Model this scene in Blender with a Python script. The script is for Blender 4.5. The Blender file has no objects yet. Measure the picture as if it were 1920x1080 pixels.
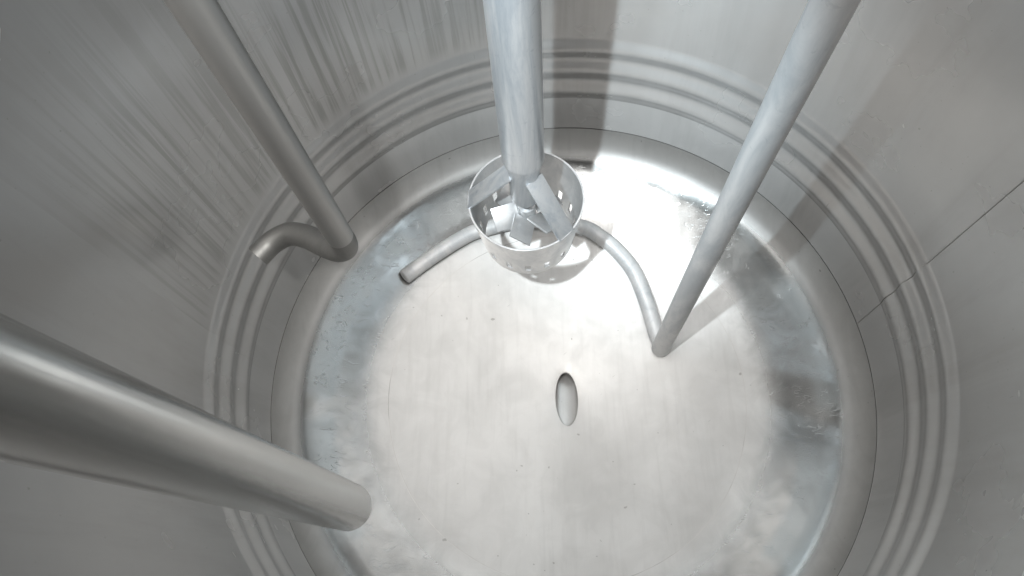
import bpy, bmesh, math, random
from mathutils import Vector, Matrix

random.seed(7)
PI = math.pi
D = bpy.data
scene = bpy.context.scene

# ------------------------------------------------------------------ camera
R = 0.6                                   # inside radius of the vessel, metres
CAM = Vector((-0.03414, -0.38832, 1.584)) # lens position, vessel axis at x=y=0, lowest point z=0
cam_data = D.cameras.new('camera')
cam_data.sensor_width = 36.0
cam_data.lens = 36.0 * 1296.8 / 1920.0
cam_data.clip_start = 0.01
cam_data.clip_end = 100.0
cam = D.objects.new('camera', cam_data)
scene.collection.objects.link(cam)
scene.camera = cam
nv = Vector((77.19, 555.07, 1296.8)).normalized()      # plumb direction in lens axes (x right, y down, z forward)
Zc = -nv
Xc = (Vector((1, 0, 0)) - nv.x * nv).normalized()
Yc = Zc.cross(Xc)
M = Matrix((Xc, Yc, Zc))                                # lens axes -> world axes
right = M @ Vector((1, 0, 0)); up = -(M @ Vector((0, 1, 0))); back = -(M @ Vector((0, 0, 1)))
mw = Matrix.Identity(4)
for i in range(3):
    mw[i][0] = right[i]; mw[i][1] = up[i]; mw[i][2] = back[i]; mw[i][3] = CAM[i]
cam.matrix_world = mw

# ------------------------------------------------------------------ world and lamps
world = D.worlds.new('World')
scene.world = world
world.use_nodes = True
bg = world.node_tree.nodes['Background']
bg.inputs['Color'].default_value = (1.0, 0.975, 0.95, 1)
bg.inputs['Strength'].default_value = 0.3

torch = D.lights.new('torch', 'SPOT')
torch.energy = 50.0
torch.color = (0.74, 0.905, 1.0)
torch.shadow_soft_size = 0.009
torch.spot_size = math.radians(50)
torch.spot_blend = 0.9
torch_ob = D.objects.new('torch', torch)
scene.collection.objects.link(torch_ob)
torch_ob.location = CAM + Vector((-0.228, 0.120, 0.02))
aim = Vector((0.12, 0.56, 0.52))
torch_ob.rotation_euler = (aim - torch_ob.location).to_track_quat('-Z', 'Y').to_euler()

spill = D.lights.new('torch_spill', 'SPOT')             # the torch's warmer outer beam
spill.energy = 30.0
spill.color = (1.0, 0.985, 0.955)
spill.shadow_soft_size = 0.02
spill.spot_size = math.radians(64)
spill.spot_blend = 1.0
spill_ob = D.objects.new('torch_spill', spill)
scene.collection.objects.link(spill_ob)
spill_ob.location = torch_ob.location
spill_ob.rotation_euler = (Vector((-0.26, 0.30, 0.45)) - spill_ob.location).to_track_quat('-Z', 'Y').to_euler()

day = D.lights.new('manhole_daylight', 'AREA')           # soft light falling in through the round opening of the top
day.shape = 'DISK'
day.size = 0.62
day.energy = 6.2
day.color = (1.0, 0.992, 0.982)
day_ob = D.objects.new('manhole_daylight', day)
scene.collection.objects.link(day_ob)
day_ob.location = (0.0, 0.05, 2.052)

scene.view_settings.view_transform = 'Standard'
scene.view_settings.look = 'None'
scene.view_settings.exposure = 0.14
scene.view_settings.gamma = 1.0
scene.view_settings.use_curve_mapping = False
scene.render.engine = 'CYCLES'
cy = scene.cycles
cy.max_bounces = 8
cy.glossy_bounces = 8
cy.diffuse_bounces = 4
cy.sample_clamp_indirect = 2.0
cy.blur_glossy = 0.6
cy.use_denoising = True

# ------------------------------------------------------------------ helpers
def new_obj(name, me, mat=None, parent=None):
    o = D.objects.new(name, me)
    scene.collection.objects.link(o)
    if mat: me.materials.append(mat)
    if any(p_.material_index == 1 for p_ in me.polygons): me.materials.append(M_INSIDE)
    if parent: o.parent = parent
    return o

def smooth(me, ang=40):
    for p in me.polygons: p.use_smooth = True
    me.set_sharp_from_angle(angle=math.radians(ang))

def mesh(name, verts, faces, ang=40):
    me = D.meshes.new(name)
    me.from_pydata([tuple(v) for v in verts], [], faces)
    bm = bmesh.new(); bm.from_mesh(me)
    bmesh.ops.recalc_face_normals(bm, faces=bm.faces)
    bm.to_mesh(me); bm.free()
    smooth(me, ang)
    return me

def lathe(name, prof, seg=288, ang=40, center=(0, 0)):
    v, f = [], []
    n = len(prof)
    for i in range(seg):
        a = 2 * PI * i / seg
        for r, z in prof: v.append((center[0] + r * math.cos(a), center[1] + r * math.sin(a), z))
    for i in range(seg):
        j = (i + 1) % seg
        for k in range(n - 1): f.append((i*n+k, j*n+k, j*n+k+1, i*n+k+1))
    me = D.meshes.new(name); me.from_pydata(v, [], f); smooth(me, ang)
    return me

def catmull(pts, sub=8):
    P = [Vector(p) for p in pts]
    P = [P[0]*2 - P[1]] + P + [P[-1]*2 - P[-2]]
    out = []
    for i in range(1, len(P)-2):
        a, b, c, d = P[i-1:i+3]
        for s in range(sub):
            t = s / sub
            out.append(0.5*((2*b) + (c-a)*t + (2*a-5*b+4*c-d)*t*t + (3*b-a-3*c+d)*t**3))
    out.append(P[-2])
    return out

def tube(name, path, rad, seg=40, wall=None, cap0=True, cap1=True, round1=0, wob=0.0):
    """swept round tube; wall = thickness when the far end is open; round1 = rounding of the far end"""
    path = [Vector(p) for p in path]
    n = len(path)
    rads = rad if isinstance(rad, (list, tuple)) else [rad]*n
    tang = []
    for i in range(n):
        t = path[min(i+1, n-1)] - path[max(i-1, 0)]
        tang.append(t.normalized())
    u = tang[0].orthogonal().normalized()
    rings = []
    for i in range(n):
        u = (u - tang[i] * u.dot(tang[i])).normalized()
        w = tang[i].cross(u)
        rings.append((path[i], u.copy(), w.copy(), rads[i]))
    if round1:
        p, uu, ww, r = rings[-1]
        for k in range(1, 8):
            a = k / 8 * PI / 2
            rings.append((p + tang[-1]*round1*math.sin(a), uu, ww, r*math.cos(a)*0.999))
    v, f = [], []
    n_in = None
    rnd = random.Random(3)
    for p, uu, ww, r in rings:
        for s in range(seg):
            a = 2*PI*s/seg
            rr = r * (1 + wob*rnd.uniform(-1, 1))
            v.append(p + uu*math.cos(a)*rr + ww*math.sin(a)*rr)
    m = len(rings)
    for i in range(m-1):
        for s in range(seg):
            s2 = (s+1) % seg
            f.append((i*seg+s, i*seg+s2, (i+1)*seg+s2, (i+1)*seg+s))
    if cap0: f.append(tuple(range(seg))[::-1])
    if wall:
        base = len(v)
        lip, bore = [], []
        back_n = min(m, 14)
        for q in range(back_n):
            p, uu, ww, r = rings[m-1-q]
            for s in range(seg):
                a = 2*PI*s/seg
                v.append(p + (uu*math.cos(a) + ww*math.sin(a))*(r-wall))
        for s in range(seg):
            s2 = (s+1) % seg
            lip.append(((m-1)*seg+s, (m-1)*seg+s2, base+s2, base+s))
            for q in range(back_n-1):
                bore.append((base+q*seg+s, base+q*seg+s2, base+(q+1)*seg+s2, base+(q+1)*seg+s))
        f += lip
        n_in = len(f)
        f += bore
    elif cap1:
        f.append(tuple((m-1)*seg+s for s in range(seg)))
    me = mesh(name, v, f, 35)
    if n_in:
        for p_ in me.polygons[n_in:]: p_.material_index = 1
    return me

def plate(name, mtx, sx, sy, sz, bev=0.0012):
    bm = bmesh.new()
    bmesh.ops.create_cube(bm, size=1.0)
    for v in bm.verts: v.co = Vector((v.co.x*sx, v.co.y*sy, v.co.z*sz))
    bmesh.ops.bevel(bm, geom=list(bm.edges), offset=bev, segments=2, affect='EDGES', profile=0.6)
    bm.transform(mtx)
    me = D.meshes.new(name); bm.to_mesh(me); bm.free(); smooth(me, 35)
    return me

def empty(name, loc, label, cat, group=None):
    o = D.objects.new(name, None)
    o.empty_display_size = 0.05
    o.location = loc
    scene.collection.objects.link(o)
    o['label'] = label; o['category'] = cat
    if group: o['group'] = group
    return o

def part(name, me, mat, parent, label=None):
    """the mesh is given in world coordinates, the parent stands unrotated at its own base"""
    me.transform(Matrix.Translation(-parent.matrix_basis.to_translation()) if parent.parent is None
                 else Matrix.Translation(-(parent.matrix_basis.to_translation() + parent.parent.matrix_basis.to_translation())))
    o = new_obj(name, me, mat, parent)
    if label: o['label'] = label
    return o

# ------------------------------------------------------------------ materials
class NT:
    def __init__(s, name):
        s.m = D.materials.new(name); s.m.use_nodes = True
        s.t = s.m.node_tree; s.b = s.t.nodes['Principled BSDF']
    def n(s, typ, **kw):
        x = s.t.nodes.new(typ)
        for k, v in kw.items(): setattr(x, k, v)
        return x
    def put(s, sock, v):
        if hasattr(v, 'is_linked') or isinstance(v, bpy.types.NodeSocket): s.t.links.new(v, sock)
        else: sock.default_value = v
    def math(s, op, a, b=None, c=None, clamp=False):
        x = s.n('ShaderNodeMath', operation=op, use_clamp=clamp)
        s.put(x.inputs[0], a)
        if b is not None: s.put(x.inputs[1], b)
        if c is not None: s.put(x.inputs[2], c)
        return x.outputs[0]
    def rng(s, v, a, b, c=0.0, d=1.0, sm=True):
        x = s.n('ShaderNodeMapRange', interpolation_type='SMOOTHSTEP' if sm else 'LINEAR')
        s.put(x.inputs['Value'], v)
        s.put(x.inputs['From Min'], a); s.put(x.inputs['From Max'], b)
        s.put(x.inputs['To Min'], c); s.put(x.inputs['To Max'], d)
        return x.outputs['Result']
    def noise(s, vec, scale, detail=3, rough=0.55, dist=0.0):
        x = s.n('ShaderNodeTexNoise')
        if vec is not None: s.put(x.inputs['Vector'], vec)
        x.inputs['Scale'].default_value = scale; x.inputs['Detail'].default_value = detail
        x.inputs['Roughness'].default_value = rough; x.inputs['Distortion'].default_value = dist
        return x.outputs['Fac']
    def vec(s, x, y, z=0.0):
        c = s.n('ShaderNodeCombineXYZ')
        s.put(c.inputs[0], x); s.put(c.inputs[1], y); s.put(c.inputs[2], z)
        return c.outputs[0]
    def mapping(s, vec, scale=(1, 1, 1), rot=(0, 0, 0), loc=(0, 0, 0)):
        x = s.n('ShaderNodeMapping')
        s.put(x.inputs['Vector'], vec)
        x.inputs['Scale'].default_value = scale; x.inputs['Rotation'].default_value = rot; x.inputs['Location'].default_value = loc
        return x.outputs[0]
    def mix(s, fac, a, b):
        x = s.n('ShaderNodeMix', data_type='RGBA')
        s.put(x.inputs[0], fac); s.put(x.inputs[6], a); s.put(x.inputs[7], b)
        return x.outputs[2]
    def pos(s):
        g = s.n('ShaderNodeNewGeometry')
        return g.outputs['Position']
    def sep(s, v):
        x = s.n('ShaderNodeSeparateXYZ'); s.put(x.inputs[0], v)
        return x.outputs
    def bump(s, h, strength=0.2, dist=0.001, normal=None):
        x = s.n('ShaderNodeBump')
        x.inputs['Strength'].default_value = strength; x.inputs['Distance'].default_value = dist
        s.put(x.inputs['Height'], h)
        if normal is not None: s.put(x.inputs['Normal'], normal)
        return x.outputs[0]
    def scratch(s, vec, scale, ratio, rot, lo, hi, dens=0.62):
        """sparse thin lines: stretched noise ridge, broken up by a mask"""
        v = s.mapping(vec, (scale*ratio, scale, scale), (0, 0, rot), (rot*3.1, rot*7.7, 0))
        a = s.noise(v, 1.0, 1.0, 0.4, 0.25)
        line = s.rng(s.math('ABSOLUTE', s.math('SUBTRACT', a, 0.5)), lo, hi, 1.0, 0.0)
        msk = s.rng(s.noise(s.mapping(vec, (1, 1, 1), (0, 0, 0), (rot*11, 3, 1)), scale*0.55, 1.0), dens, dens+0.06)
        return s.math('MULTIPLY', line, msk)

def ticks(t, vec, scale, keep, size=0.05):
    """few short nicks: small stretched cells, most of them dropped"""
    x = t.n('ShaderNodeTexVoronoi')
    t.put(x.inputs['Vector'], t.mapping(vec, scale, (0, 0, 0.06)))
    x.inputs['Scale'].default_value = 1.0
    on = t.math('GREATER_THAN', t.sep(x.outputs['Color'])[0], keep)
    return t.math('MULTIPLY', t.rng(x.outputs['Distance'], size*0.5, size, 1.0, 0.0), on)

def c4(v, k=1.0): return (v[0]*k, v[1]*k, v[2]*k, 1)

STEEL = (0.60, 0.592, 0.582)

def mat_wall(name='brushed_steel_wall', metal=0.80, share=0.5, gain=1.0):
    t = NT(name)
    p = t.pos(); X, Y, Z = t.sep(p)
    ang = t.math('ARCTAN2', Y, X)                       # -pi .. pi
    arc = t.math('MULTIPLY', ang, R)
    cyl = t.vec(arc, Z)
    cloud = t.noise(cyl, 4.0, 4, 0.6)
    fine = t.noise(t.mapping(cyl, (110, 4, 1)), 1.0, 3, 0.6)
    # dried run-off streaks above the ridges on the left half
    sv = t.mapping(cyl, (60, 1.5, 1))
    s1 = t.noise(sv, 1.0, 4, 0.62, 0.35)
    az = t.math('ABSOLUTE', t.math('SUBTRACT', ang, 2.35))
    m_az = t.rng(az, 0.45, 1.05, 1.0, 0.0)
    m_z = t.math('MULTIPLY', t.rng(Z, 0.515, 0.56), t.rng(Z, 0.62, 1.15, 1.0, 0.0))
    smask = t.math('MULTIPLY', m_az, m_z)
    streak = t.math('MULTIPLY', t.rng(s1, 0.44, 0.60), smask)
    # faint sheet marks
    scr = ticks(t, cyl, (55, 4.5, 1), 0.80, 0.045)
    spk = t.rng(t.noise(cyl, 150, 1, 0.4), 0.76, 0.80)
    col = t.mix(t.rng(cloud, 0.3, 0.7, 0.0, 0.5), c4(STEEL, gain), c4((0.545, 0.537, 0.528), gain))
    col = t.mix(t.math('MULTIPLY', streak, 0.75), col, c4((0.34, 0.335, 0.32)))
    col = t.mix(t.math('MULTIPLY', scr, 0.6), col, c4((0.20, 0.19, 0.17)))
    col = t.mix(t.math('MULTIPLY', spk, 0.4), col, c4((0.3, 0.29, 0.27)))
    wipe = t.noise(t.mapping(cyl, (9, 1.1, 1), (0, 0, 0.12)), 1.0, 5, 0.62, 0.5)
    col = t.mix(t.rng(wipe, 0.45, 0.68, 0.0, 0.45), col, c4((0.47, 0.46, 0.447)))
    t.put(t.b.inputs['Base Color'], col)
    t.b.inputs['Metallic'].default_value = metal
    rough = t.math('ADD', t.rng(cloud, 0.3, 0.7, 0.46, 0.54), t.math('MULTIPLY', streak, 0.12))
    rough = t.math('ADD', rough, t.math('MULTIPLY', t.math('SUBTRACT', fine, 0.5), 0.06))
    rough = t.math('ADD', rough, t.math('MULTIPLY', t.math('SUBTRACT', wipe, 0.5), 0.22))
    t.put(t.b.inputs['Roughness'], rough)
    h = t.math('ADD', t.math('MULTIPLY', wipe, 0.6), t.math('MULTIPLY', s1, t.math('MULTIPLY', smask, 0.8)))
    t.put(t.b.inputs['Normal'], t.bump(h, 0.06, 0.002))
    tg = t.n('ShaderNodeTangent', direction_type='RADIAL', axis='Z')
    t.put(t.b.inputs['Tangent'], tg.outputs[0])
    t.b.inputs['Anisotropic'].default_value = 0.9
    t.b.inputs['Anisotropic Rotation'].default_value = 0.25
    # the smoother share of the finish, which mirrors the bottom
    g = t.n('ShaderNodeBsdfPrincipled')
    t.put(g.inputs['Base Color'], col)
    g.inputs['Metallic'].default_value = 1.0
    t.put(g.inputs['Roughness'], t.rng(cloud, 0.3, 0.7, 0.22, 0.29))
    t.put(g.inputs['Normal'], t.bump(h, 0.05, 0.002))
    mx_ = t.n('ShaderNodeMixShader')
    mx_.inputs[0].default_value = share
    t.t.links.new(t.b.outputs[0], mx_.inputs[1]); t.t.links.new(g.outputs[0], mx_.inputs[2])
    out = [n for n in t.t.nodes if n.type == 'OUTPUT_MATERIAL'][0]
    t.t.links.new(mx_.outputs[0], out.inputs['Surface'])
    return t.m

def mat_bottom():
    t = NT('polished_steel_bottom')
    p = t.pos(); X, Y, Z = t.sep(p)
    rr = t.math('DIVIDE', t.math('SQRT', t.math('ADD', t.math('MULTIPLY', X, X), t.math('MULTIPLY', Y, Y))), R)
    ang = t.math('ARCTAN2', Y, X)
    cloud = t.noise(p, 5.0, 5, 0.62, 0.4)
    cloud2 = t.noise(p, 16.0, 5, 0.65, 0.8)
    jit = t.math('MULTIPLY', t.math('SUBTRACT', cloud2, 0.5), 0.05)
    rj = t.math('ADD', rr, jit)
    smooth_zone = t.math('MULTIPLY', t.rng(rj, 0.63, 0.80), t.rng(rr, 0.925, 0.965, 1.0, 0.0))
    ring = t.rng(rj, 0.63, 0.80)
    # torch-light patches on the polished ring, painted in cooler and rougher
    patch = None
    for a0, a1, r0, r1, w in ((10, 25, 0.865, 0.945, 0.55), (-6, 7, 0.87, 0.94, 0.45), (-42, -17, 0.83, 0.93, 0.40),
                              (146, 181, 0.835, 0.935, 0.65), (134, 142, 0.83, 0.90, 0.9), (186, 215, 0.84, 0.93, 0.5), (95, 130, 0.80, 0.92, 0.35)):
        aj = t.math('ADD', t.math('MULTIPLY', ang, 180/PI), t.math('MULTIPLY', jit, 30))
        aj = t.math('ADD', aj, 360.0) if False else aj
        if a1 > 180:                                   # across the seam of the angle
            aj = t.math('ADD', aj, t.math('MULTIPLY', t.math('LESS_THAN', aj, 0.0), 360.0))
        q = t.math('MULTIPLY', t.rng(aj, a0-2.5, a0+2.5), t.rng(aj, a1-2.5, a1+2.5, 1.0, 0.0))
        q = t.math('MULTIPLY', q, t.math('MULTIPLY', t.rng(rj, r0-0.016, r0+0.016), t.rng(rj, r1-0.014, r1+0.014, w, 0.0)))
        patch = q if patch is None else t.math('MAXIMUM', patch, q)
    grain = t.noise(t.mapping(p, (420, 36, 36), (0, 0, 0.12)), 1.0, 2, 0.6)
    grain2 = t.noise(t.mapping(p, (60, 5, 5), (0, 0, 1.2)), 1.0, 3, 0.6)
    sc = None
    for k in range(3):
        q = t.scratch(p, 52 + 23*k, 0.13, 0.35 + k*1.03, 0.0, 0.022, 0.57)
        sc = q if sc is None else t.math('ADD', sc, q, clamp=True)
    lines = ticks(t, t.mapping(p, (1, 1, 0.0), (0, 0, 0.9)), (70, 8, 1), 0.86, 0.05)
    col = t.mix(t.rng(cloud2, 0.35, 0.65, 0.0, 0.5), c4((0.68, 0.67, 0.655)), c4((0.61, 0.60, 0.585)))
    col = t.mix(t.rng(cloud, 0.42, 0.72, 0.0, 0.22), col, c4((0.50, 0.492, 0.48)))
    col = t.mix(t.rng(grain2, 0.48, 0.72, 0.0, 0.20), col, c4((0.50, 0.49, 0.475)))
    # dried puddle below the outlet
    dx = t.math('DIVIDE', t.math('SUBTRACT', X, 0.045), 0.105); dy = t.math('DIVIDE', t.math('SUBTRACT', Y, -0.165), 0.125)
    dd = t.math('SQRT', t.math('ADD', t.math('MULTIPLY', dx, dx), t.math('MULTIPLY', dy, dy)))
    pud = t.rng(t.math('ADD', dd, t.math('MULTIPLY', t.math('SUBTRACT', cloud2, 0.5), 2.2)), 0.45, 1.25, 1.0, 0.0)
    col = t.mix(t.math('MULTIPLY', pud, 0.30), col, c4((0.40, 0.392, 0.378)))
    col = t.mix(t.math('MULTIPLY', lines, 0.4), col, c4((0.28, 0.275, 0.26)))
    spk = t.rng(t.noise(p, 70, 1, 0.4), 0.77, 0.80)
    col = t.mix(t.math('MULTIPLY', spk, 0.5), col, c4((0.22, 0.21, 0.19)))
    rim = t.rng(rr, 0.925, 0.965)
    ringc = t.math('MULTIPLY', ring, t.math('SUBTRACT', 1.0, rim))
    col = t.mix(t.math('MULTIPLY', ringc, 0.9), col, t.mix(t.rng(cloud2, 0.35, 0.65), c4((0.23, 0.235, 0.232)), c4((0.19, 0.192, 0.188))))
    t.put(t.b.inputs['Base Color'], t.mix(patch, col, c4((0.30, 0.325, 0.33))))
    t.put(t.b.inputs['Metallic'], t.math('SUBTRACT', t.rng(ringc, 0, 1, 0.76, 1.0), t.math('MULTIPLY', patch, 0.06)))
    rough = t.math('ADD', t.rng(cloud, 0.3, 0.7, 0.48, 0.53), t.math('MULTIPLY', t.math('SUBTRACT', cloud2, 0.5), 0.06))
    rough = t.math('ADD', rough, t.math('MULTIPLY', t.math('SUBTRACT', grain, 0.5), 0.10))
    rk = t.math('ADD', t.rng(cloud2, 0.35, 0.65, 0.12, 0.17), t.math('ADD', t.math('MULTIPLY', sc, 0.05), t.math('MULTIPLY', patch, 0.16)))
    sel = smooth_zone
    rough = t.math('ADD', t.math('MULTIPLY', rough, t.math('SUBTRACT', 1.0, sel)), t.math('MULTIPLY', rk, sel))
    t.put(t.b.inputs['Roughness'], rough)
    h = t.math('ADD', t.math('MULTIPLY', grain2, 0.10), t.math('MULTIPLY', sc, t.math('ADD', 0.12, t.math('MULTIPLY', patch, 0.18))))
    b1 = t.bump(h, 0.14, 0.002)
    dent = t.noise(p, 9.0, 2, 0.5)
    t.put(t.b.inputs['Normal'], t.bump(dent, 0.06, 0.012, b1))
    return t.m

def mat_pipe(name, base, dark, metallic, r0, r1, scale=18, stretch=0.25, bump=0.10, spots=0.35):
    t = NT(name)
    p = t.pos()
    v = t.mapping(p, (1, 1, stretch))
    a = t.noise(v, scale, 5, 0.65, 0.5)
    b = t.noise(p, scale*9, 3, 0.6)
    fine = t.noise(t.mapping(p, (500, 500, 14)), 1.0, 2, 0.6)
    sp = t.rng(t.noise(p, 60, 3, 0.7, 0.4), 0.60, 0.72)
    col = t.mix(t.rng(a, 0.35, 0.68), c4(base), c4(dark))
    col = t.mix(t.math('MULTIPLY', sp, spots), col, c4(dark, 0.85))
    t.put(t.b.inputs['Base Color'], col)
    t.b.inputs['Metallic'].default_value = metallic
    t.put(t.b.inputs['Roughness'], t.math('ADD', t.rng(a, 0.3, 0.7, r0, r1), t.math('MULTIPLY', t.math('SUBTRACT', b, 0.5), 0.10)))
    t.put(t.b.inputs['Normal'], t.bump(t.math('ADD', t.math('MULTIPLY', fine, 0.5), t.math('MULTIPLY', b, 0.5)), bump, 0.001))
    return t.m

def mat_plain(name, col, metallic, rough):
    t = NT(name)
    n = t.noise(t.pos(), 90, 3)
    t.put(t.b.inputs['Base Color'], t.mix(n, c4(col, 0.8), c4(col, 1.15)))
    t.b.inputs['Metallic'].default_value = metallic
    t.put(t.b.inputs['Roughness'], t.rng(n, 0.3, 0.7, rough-0.05, rough+0.08))
    return t.m

M_WALL = mat_wall()
M_BAND = mat_wall('floor_lit_steel_band', 0.5, 0.3, 1.12)  # paler copy of the wall steel, light off the bottom put into its colour
M_BOTTOM = mat_bottom()
M_MIXER = mat_pipe('mottled_mixer_steel', (0.78, 0.79, 0.80), (0.50, 0.54, 0.58), 0.65, 0.30, 0.46, 26, 0.12)
M_CUP = mat_pipe('satin_cup_steel', (0.74, 0.74, 0.74), (0.60, 0.61, 0.62), 0.7, 0.33, 0.42, 26, 0.6)
M_WHITE = mat_pipe('matt_pale_pipe_steel', (0.84, 0.838, 0.835), (0.66, 0.68, 0.695), 0.2, 0.42, 0.58, 24, 0.3, 0.2, 0.35)
M_GREY = mat_pipe('satin_grey_pipe_steel', (0.42, 0.415, 0.405), (0.36, 0.36, 0.35), 0.85, 0.38, 0.46, 10, 0.15, 0.06, 0.15)
M_HOOK = mat_pipe('shaded_hook_steel', (0.28, 0.277, 0.267), (0.24, 0.238, 0.23), 0.78, 0.50, 0.58, 14, 0.5, 0.06, 0.2)  # pipe steel darkened, the shade on the elbow is in the colour
M_BIG = mat_pipe('drawn_pipe_steel', (0.56, 0.555, 0.545), (0.50, 0.50, 0.49), 0.96, 0.19, 0.25, 6, 0.1, 0.05, 0.1)
M_RING = mat_plain('grimy_ring_weld', (0.17, 0.165, 0.155), 0.2, 0.7)
M_SEAM = mat_plain('dark_weld_seam', (0.42, 0.41, 0.40), 0.7, 0.5)
def mat_crown():
    t = NT('ground_weld')
    n = t.rng(t.noise(t.pos(), 7.0, 3, 0.6), 0.52, 0.66)
    t.put(t.b.inputs['Base Color'], t.mix(n, c4((0.60, 0.585, 0.565)), c4((0.44, 0.43, 0.415))))
    t.b.inputs['Metallic'].default_value = 0.8
    t.b.inputs['Roughness'].default_value = 0.45
    return t.m
M_CROWN = mat_crown()
M_INSIDE = mat_plain('shaded_pipe_inside', (0.045, 0.044, 0.04), 0.0, 0.75)  # near-black bore, the shade inside the pipe mouth painted in

# ------------------------------------------------------------------ vessel
vessel = empty('steel_vessel', (0, 0, 0), 'large round stainless steel vessel seen from inside, ridged wall and dished bottom', 'tank')
def P(px, py, pz): return CAM + Vector((px, py, pz))      # offsets from the lens

ZW = 0.2296                                                # weld between wall and dished bottom
crest = [0.4955, 0.4331, 0.3666]
edges = [0.5245, 0.4645, 0.4005, 0.3395]
TOP = 2.05
part('upper_wall', lathe('upper_wall', [(R, TOP - (TOP-edges[0])*i/24) for i in range(25)]), M_WALL, vessel)
AMP = 0.0062
def ridge_h(z, i):
    """height of ridge i above the wall: rounded, a little steeper below the crest"""
    z0, zc, z1 = edges[i], crest[i], edges[i+1]
    u = (z0 - z)/(z0 - zc)*0.5 if z > zc else 0.5 + (zc - z)/(zc - z1)*0.5
    return AMP * (0.5 - 0.5*math.cos(2*PI*u))
def ridge_profile(i, N=30):
    return [(R - ridge_h(edges[i] + (edges[i+1]-edges[i])*k/N, i), edges[i] + (edges[i+1]-edges[i])*k/N) for k in range(N+1)]
for i in range(3):
    me = lathe('pressed_ridge', ridge_profile(i), ang=60)
    for vt in me.vertices:
        a = math.atan2(vt.co.y, vt.co.x); r = math.hypot(vt.co.x, vt.co.y)
        k = (R - r)/AMP
        wv = 0.0010*math.sin(3*a + i) + 0.0008*math.sin(8*a + 2.1*i) + 0.0004*math.sin(23*a + i)
        r2 = R - (R - r)*(1 + 0.10*math.sin(5*a + 1.7*i) + 0.07*math.sin(13*a + i))
        vt.co = (r2*math.cos(a), r2*math.sin(a), vt.co.z + wv*k)
    part('pressed_ridge', me, M_WALL, vessel)
part('lower_wall', lathe('lower_wall', [(R, edges[3] - (edges[3]-ZW-0.0015)*i/6) for i in range(7)] , ang=50), M_BAND, vessel)
part('ring_weld', lathe('ring_weld', [(R, ZW+0.0015), (R+0.0026, ZW+0.0006), (R+0.0026, ZW-0.0014), (R, ZW-0.0020)], ang=30), M_RING, vessel)

# dished bottom: crown radius 2R, knuckle 0.2R, round the slanting outlet hole
SLOPE = [(0.0, 4.0), (0.30, 12.5), (0.55, 20.5), (0.75, 26.5), (0.88, 30.5), (0.925, 36.0), (0.96, 50.0), (1.0, 84.0)]
FT = [0.0]
for i in range(2000):
    x = (i + 0.5)/2000
    for (a0, s0), (a1, s1) in zip(SLOPE, SLOPE[1:]):
        if a0 <= x <= a1:
            FT.append(FT[-1] + math.tan(math.radians(s0 + (s1-s0)*(x-a0)/(a1-a0)))*R/2000); break
FK = (ZW - 0.002) / FT[-1]
def floor_z(r):
    x = min(max(r/R, 0.0), 1.0)*2000
    i = min(int(x), 1999)
    return (FT[i] + (FT[i+1]-FT[i])*(x-i))*FK
EC = (0.0065, 0.0072); EA, EB = 0.0262, 0.0640              # outlet hole: centre, half width, half length
ROT = 0.02
def hole(a, k=1.0):
    x, y = EA*k*math.cos(a), EB*k*math.sin(a)
    return (EC[0] + x*math.cos(ROT) - y*math.sin(ROT), EC[1] + x*math.sin(ROT) + y*math.cos(ROT))
SEG = 288
def LIP(a): return 0.0028*(0.30 + 0.70*(0.5 + 0.5*math.sin(a)))
fr = [0.0, 0.004, 0.012, 0.03] + [0.03 + 0.86*i/40 for i in range(1, 41)]
rk = 0.889*R
knr = [rk + (R-rk)*(1-(1-i/30)**1.8) for i in range(31)]
v, f = [], []
rows = 0
for t_ in [i/44 for i in range(45)]:
    tt = t_**1.6
    for s in range(SEG):
        a = 2*PI*s/SEG
        hx, hy = hole(a); ox, oy = rk*math.cos(a), rk*math.sin(a)
        x, y = hx + (ox-hx)*tt, hy + (oy-hy)*tt
        dip = LIP(a)*max(0.0, 1 - tt/0.06)**2                # rounded lip of the outlet
        v.append((x, y, floor_z(math.hypot(x, y)) - dip))
    rows += 1
for r in knr[1:]:
    for s in range(SEG):
        a = 2*PI*s/SEG
        v.append((r*math.cos(a), r*math.sin(a), floor_z(r)))
    rows += 1
for i in range(rows-1):
    for s in range(SEG):
        s2 = (s+1) % SEG
        f.append((i*SEG+s, i*SEG+s2, (i+1)*SEG+s2, (i+1)*SEG+s))
me = D.meshes.new('dished_bottom'); me.from_pydata(v, [], f); smooth(me, 60)
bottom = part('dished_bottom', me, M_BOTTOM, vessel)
v, f = [], []
rnd = random.Random(9)
for s in range(360):
    a = 2*PI*s/360
    for dr, dz in ((-0.0010, -0.0001), (-0.0006, 0.00007), (0.0006, 0.00007), (0.0010, -0.0001)):
        r = 0.656*R + dr*(0.7 + 0.6*rnd.random()) + 0.0006*math.sin(a*7)
        v.append((r*math.cos(a), r*math.sin(a), floor_z(r) + dz))
    for k in range(3): f.append((s*4+k, s*4+k+1, ((s+1) % 360)*4+k+1, ((s+1) % 360)*4+k))
me = D.meshes.new('crown_weld'); me.from_pydata(v, [], f); smooth(me, 60)
part('crown_weld', me, M_CROWN, bottom)
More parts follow.
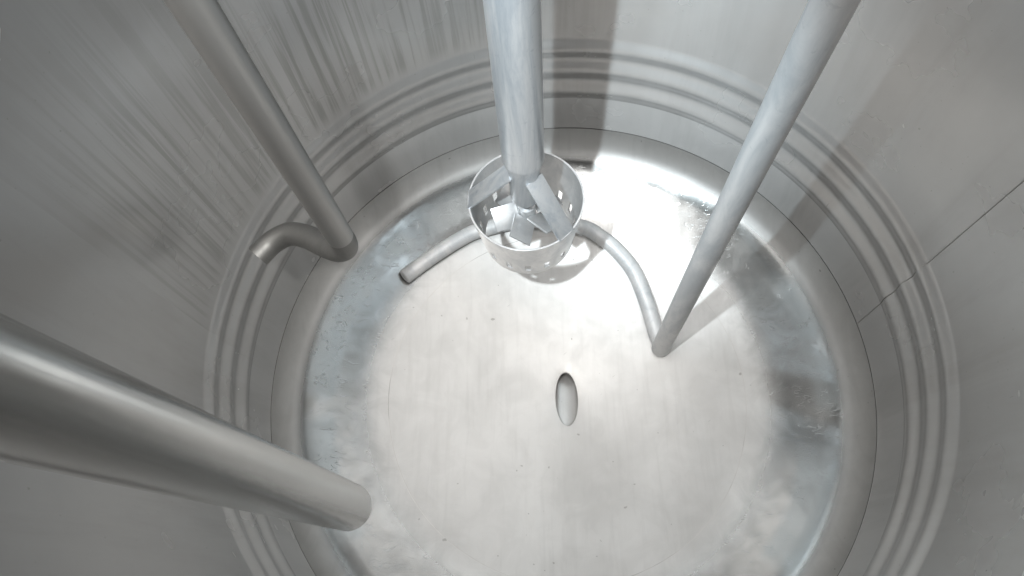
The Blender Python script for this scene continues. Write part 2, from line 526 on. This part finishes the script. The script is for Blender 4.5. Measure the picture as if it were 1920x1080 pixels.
# outlet: the hole carried down along a slanting pipe
axis = Vector((0.02, math.cos(math.radians(14)), -math.sin(math.radians(14)))).normalized()
v, f = [], []
steps = [0, 0.0006, 0.002, 0.005, 0.012] + [0.012 + 0.018*i for i in range(1, 13)]
HS = 96
for k, d in enumerate(steps):
    sh = 1.0 - 0.035*min(1.0, d/0.005)
    for s in range(HS):
        a = 2*PI*s/HS
        x, y = hole(a, sh if k else 1.0)
        z = floor_z(math.hypot(x, y)) - LIP(a) - 0.0012*min(1, d/0.005)
        q = Vector((x, y, z)) + axis * max(0.0, d - 0.005)
        v.append(q)
for k in range(len(steps)-1):
    for s in range(HS):
        s2 = (s+1) % HS
        f.append((k*HS+s, k*HS+s2, (k+1)*HS+s2, (k+1)*HS+s))
f.append(tuple((len(steps)-1)*HS+s for s in range(HS)))
me = D.meshes.new('outlet_pipe'); me.from_pydata([tuple(q) for q in v], [], f); smooth(me, 60)
part('outlet_pipe', me, M_BOTTOM, bottom, 'oval mouth of the slanting outlet in the middle of the bottom')

# unseen flat top, its opening placed and sized to shape the soft light
MH, MHR = (0.0, 0.05), 0.31
v, f = [], []
for k in range(5):
    for s in range(96):
        a = 2*PI*s/96
        ix, iy = MH[0] + MHR*math.cos(a), MH[1] + MHR*math.sin(a)
        ox, oy = R*math.cos(a), R*math.sin(a)
        v.append((ix + (ox-ix)*k/4, iy + (oy-iy)*k/4, TOP))
for k in range(4):
    for s in range(96):
        s2 = (s+1) % 96
        f.append((k*96+s, k*96+s2, (k+1)*96+s2, (k+1)*96+s))
me = D.meshes.new('top_plate'); me.from_pydata(v, [], f)
part('top_plate', me, M_WALL, vessel)

# upright weld seam on the right of the wall, following the ridges
saz = math.radians(9.3)
def wall_r(z):
    for i in range(3):
        if edges[i+1] <= z <= edges[i]:
            return R - ridge_h(z, i)
    return R
zs = [ZW + 0.002 + (TOP - ZW - 0.01)*i/500 for i in range(501)]
v, f = [], []
rnd = random.Random(5)
for i, z in enumerate(zs):
    r = wall_r(z)
    wv = 0.0012 + rnd.uniform(-0.0003, 0.0003)
    for da, dr in ((-wv, 0.0006), (-wv*0.5, -0.0007), (wv*0.5, -0.0007), (wv, 0.0006)):
        a = saz + da/R
        v.append(((r+dr)*math.cos(a), (r+dr)*math.sin(a), z))
    if i:
        for k in range(3): f.append(((i-1)*4+k, (i-1)*4+k+1, i*4+k+1, i*4+k))
me = D.meshes.new('upright_seam'); me.from_pydata(v, [], f); smooth(me, 60)
part('upright_seam', me, M_SEAM, vessel)

# ------------------------------------------------------------------ mixer in the middle
MC = P(-0.0350, 0.6584, 0)
mx, my = MC.x, MC.y
H = CAM.z
z_rim, z_bot = H-1.115, H-1.253
RT, RB, TH = 0.1090, 0.0915, 0.0040
mixer = empty('mixer_head', (mx, my, z_bot), 'upright mixer tube with a slotted cup round its blades, hanging in the middle', 'mixer')
rt_, rn_ = 0.0357, 0.0280
prof = [(rt_, TOP)] + [(rt_, TOP-(TOP-H+0.975)*i/20) for i in range(1, 21)]
prof += [(rt_-0.0006, H-0.981), (rt_-0.003, H-0.991), (rn_+0.0012, H-1.006), (rn_, H-1.014), (rn_, H-1.100), (rn_-0.0012, H-1.1030), (rn_-0.006, H-1.1035), (0.010, H-1.1035)]
part('tube', lathe('tube', prof, 72, 30, (mx, my)), M_MIXER, mixer)
# cup
NP = 16
cols = []
sl = math.degrees(0.0058/0.094)
for k in range(NP):
    base = k*360/NP - 90
    for o_ in (-sl, -sl*0.33, sl*0.33, sl, sl+(22.5-2*sl)*0.33, sl+(22.5-2*sl)*0.67): cols.append(math.radians(base+o_))
rowt = [0.0, 0.02, 0.2, 0.4, 0.645, 0.70, 0.79, 0.845, 0.92, 0.985, 1.0]
NC, NR = len(cols), len(rowt)
v, f = [], []
for side in (0, 1):
    for t_ in rowt:
        r = RT + (RB-RT)*t_ - side*TH
        z = z_rim + (z_bot-z_rim)*t_
        for a in cols: v.append((mx + r*math.cos(a), my + r*math.sin(a), z))
def vi(side, i, j): return side*NR*NC + i*NC + (j % NC)
def is_hole(i, j): return 4 <= i < 7 and (j % 6) in (0, 1, 2)
for i in range(NR-1):
    for j in range(NC):
        if is_hole(i, j):
            for (di, dj, e) in ((-1, 0, ((i, j), (i, j+1))), (1, 0, ((i+1, j), (i+1, j+1))), (0, -1, ((i, j), (i+1, j))), (0, 1, ((i, j+1), (i+1, j+1)))):
                if not is_hole(i+di, (j+dj) % NC):
                    (a0, a1), (b0, b1) = e
                    f.append((vi(0, a0, a1), vi(0, b0, b1), vi(1, b0, b1), vi(1, a0, a1)))
            continue
        f.append((vi(0, i, j), vi(0, i, j+1), vi(0, i+1, j+1), vi(0, i+1, j)))
        f.append((vi(1, i, j), vi(1, i+1, j), vi(1, i+1, j+1), vi(1, i, j+1)))
for j in range(NC):
    f.append((vi(0, 0, j), vi(1, 0, j), vi(1, 0, j+1), vi(0, 0, j+1)))
    f.append((vi(0, NR-1, j), vi(0, NR-1, j+1), vi(1, NR-1, j+1), vi(1, NR-1, j)))
cup = part('slotted_cup', mesh('slotted_cup', v, f, 35), M_CUP, mixer)
bv = cup.modifiers.new('edge', 'BEVEL'); bv.width = 0.0006; bv.segments = 2; bv.limit_method = 'ANGLE'; bv.angle_limit = math.radians(50)
# struts: flat bars from tube down to the rim
def strut(az, w):
    a = math.radians(az)
    p0 = Vector((mx + 0.024*math.cos(a), my + 0.024*math.sin(a), H-1.022))
    p1 = Vector((mx + 0.1075*math.cos(a), my + 0.1075*math.sin(a), z_rim-0.004))
    dx = (p1-p0); L = dx.length; dx.normalize()
    side = Vector((-math.sin(a), math.cos(a), 0))
    n_ = dx.cross(side)
    m4 = Matrix.Identity(4)
    c = (p0+p1)/2
    for i in range(3): m4[i][0], m4[i][1], m4[i][2], m4[i][3] = dx[i], side[i], n_[i], c[i]
    part('strut', plate('strut', m4, L, w, 0.005), M_MIXER, mixer)
strut(-47, 0.037)
strut(179, 0.040)
# rotor
zr = H-1.160
rotor = part('rotor_hub', lathe('rotor_hub', [(0.0085, H-1.1035), (0.0085, zr+0.022), (0.016, zr+0.020), (0.017, zr+0.018), (0.017, zr-0.018), (0.015, zr-0.020), (0.009, zr-0.021), (0.009, zr-0.030), (0.0004, zr-0.031)], 40, 30, (mx, my)), M_CUP, mixer)
for az in (-102, -42, 18, 78, 138, 198):
    a = math.radians(az)
    rad = Vector((math.cos(a), math.sin(a), 0)); tan = Vector((-math.sin(a), math.cos(a), 0))
    pt = math.radians(-38)
    wv = tan*math.cos(pt) + Vector((0, 0, 1))*math.sin(pt)
    n_ = rad.cross(wv)
    c = Vector((mx, my, zr)) + rad*0.042
    m4 = Matrix.Identity(4)
    for i in range(3): m4[i][0], m4[i][1], m4[i][2], m4[i][3] = rad[i], wv[i], n_[i], c[i]
    part('blade', plate('blade', m4, 0.050, 0.047, 0.004), M_CUP, mixer)

# ------------------------------------------------------------------ right dip pipe with curved floor arm
rp = 0.0208
def leaning(b, sl, z1, n=20):
    """axis points of an upright pipe from the top plate down to z1; sl = lean per metre of height"""
    out = []
    for i in range(n+1):
        z = TOP + (z1 - TOP)*i/n
        out.append((b.x + sl[0]*(z-b.z), b.y + sl[1]*(z-b.z), z))
    return out
pr = P(0.2590, 0.5005, -1.555)
ax_r = leaning(pr, (0.005, -0.0157), H-1.538)
right_pipe = empty('dip_pipe', ax_r[-1], 'pale dip pipe at the right with a curved arm lying near the bottom', 'pipe')
part('upright_tube', tube('upright_tube', ax_r, rp, 40, round1=0.012), M_WHITE, right_pipe)
arc = [(0.2532, 0.546, -1.5533), (0.2375, 0.6159, -1.5445), (0.2122, 0.6889, -1.532), (0.1762, 0.7409, -1.5222), (0.1325, 0.7813, -1.5136), (0.0814, 0.8075, -1.5074), (-0.04, 0.822, -1.500), (-0.1604, 0.7964, -1.4956), (-0.212, 0.7709, -1.4944), (-0.2627, 0.7357, -1.4936), (-0.3121, 0.696, -1.491), (-0.3362, 0.6746, -1.4889)]
pts = []
for x, y, z in arc:                                      # lifted off the floor along the sight line
    s = 1 - 0.030/1.5
    pts.append(P(x*s, y*s, z*s))
pts = [Vector((ax_r[-1][0], ax_r[-1][1], pts[0].z))] + pts
part('curved_arm', tube('curved_arm', catmull(pts, 8), 0.0180, 32, round1=0.006, wob=0.012), M_WHITE, right_pipe)

# ------------------------------------------------------------------ left pipe with sideways elbow
pl = P(-0.3013, 0.4679, -0.8177)
rl = 0.0198
ax_l = leaning(pl, (-0.0116, 0.004), H-0.885, 16)
left_pipe = empty('filling_pipe', (pl.x, pl.y, H-0.95), 'grey pipe at the upper left ending in a sideways bent open elbow', 'pipe')
part('upright_tube', tube('upright_tube', ax_l, rl, 40, cap1=False), M_GREY, left_pipe)
ep = [(-0.3005, 0.4676, -0.885), (-0.300, 0.4675, -0.905), (-0.305, 0.469, -0.925), (-0.322, 0.474, -0.940), (-0.350, 0.491, -0.955), (-0.383, 0.513, -0.970), (-0.418, 0.526, -0.984), (-0.449, 0.517, -0.994), (-0.4715, 0.493, -0.997)]
part('elbow', tube('elbow', catmull([P(*q) for q in ep], 8), 0.0194, 40, cap0=False, wall=0.002), M_HOOK, left_pipe)

# ------------------------------------------------------------------ thick pipe at the lower left
pb = P(-0.2970, 0.1042, -1.0455)
big = empty('thick_dip_pipe', pb, 'thick smooth steel pipe slanting in from the lower left, nearest of all', 'pipe')
part('tube', tube('tube', leaning(pb, (0.020, -0.017), pb.z), 0.0339, 64, cap0=False, wall=0.003), M_BIG, big)
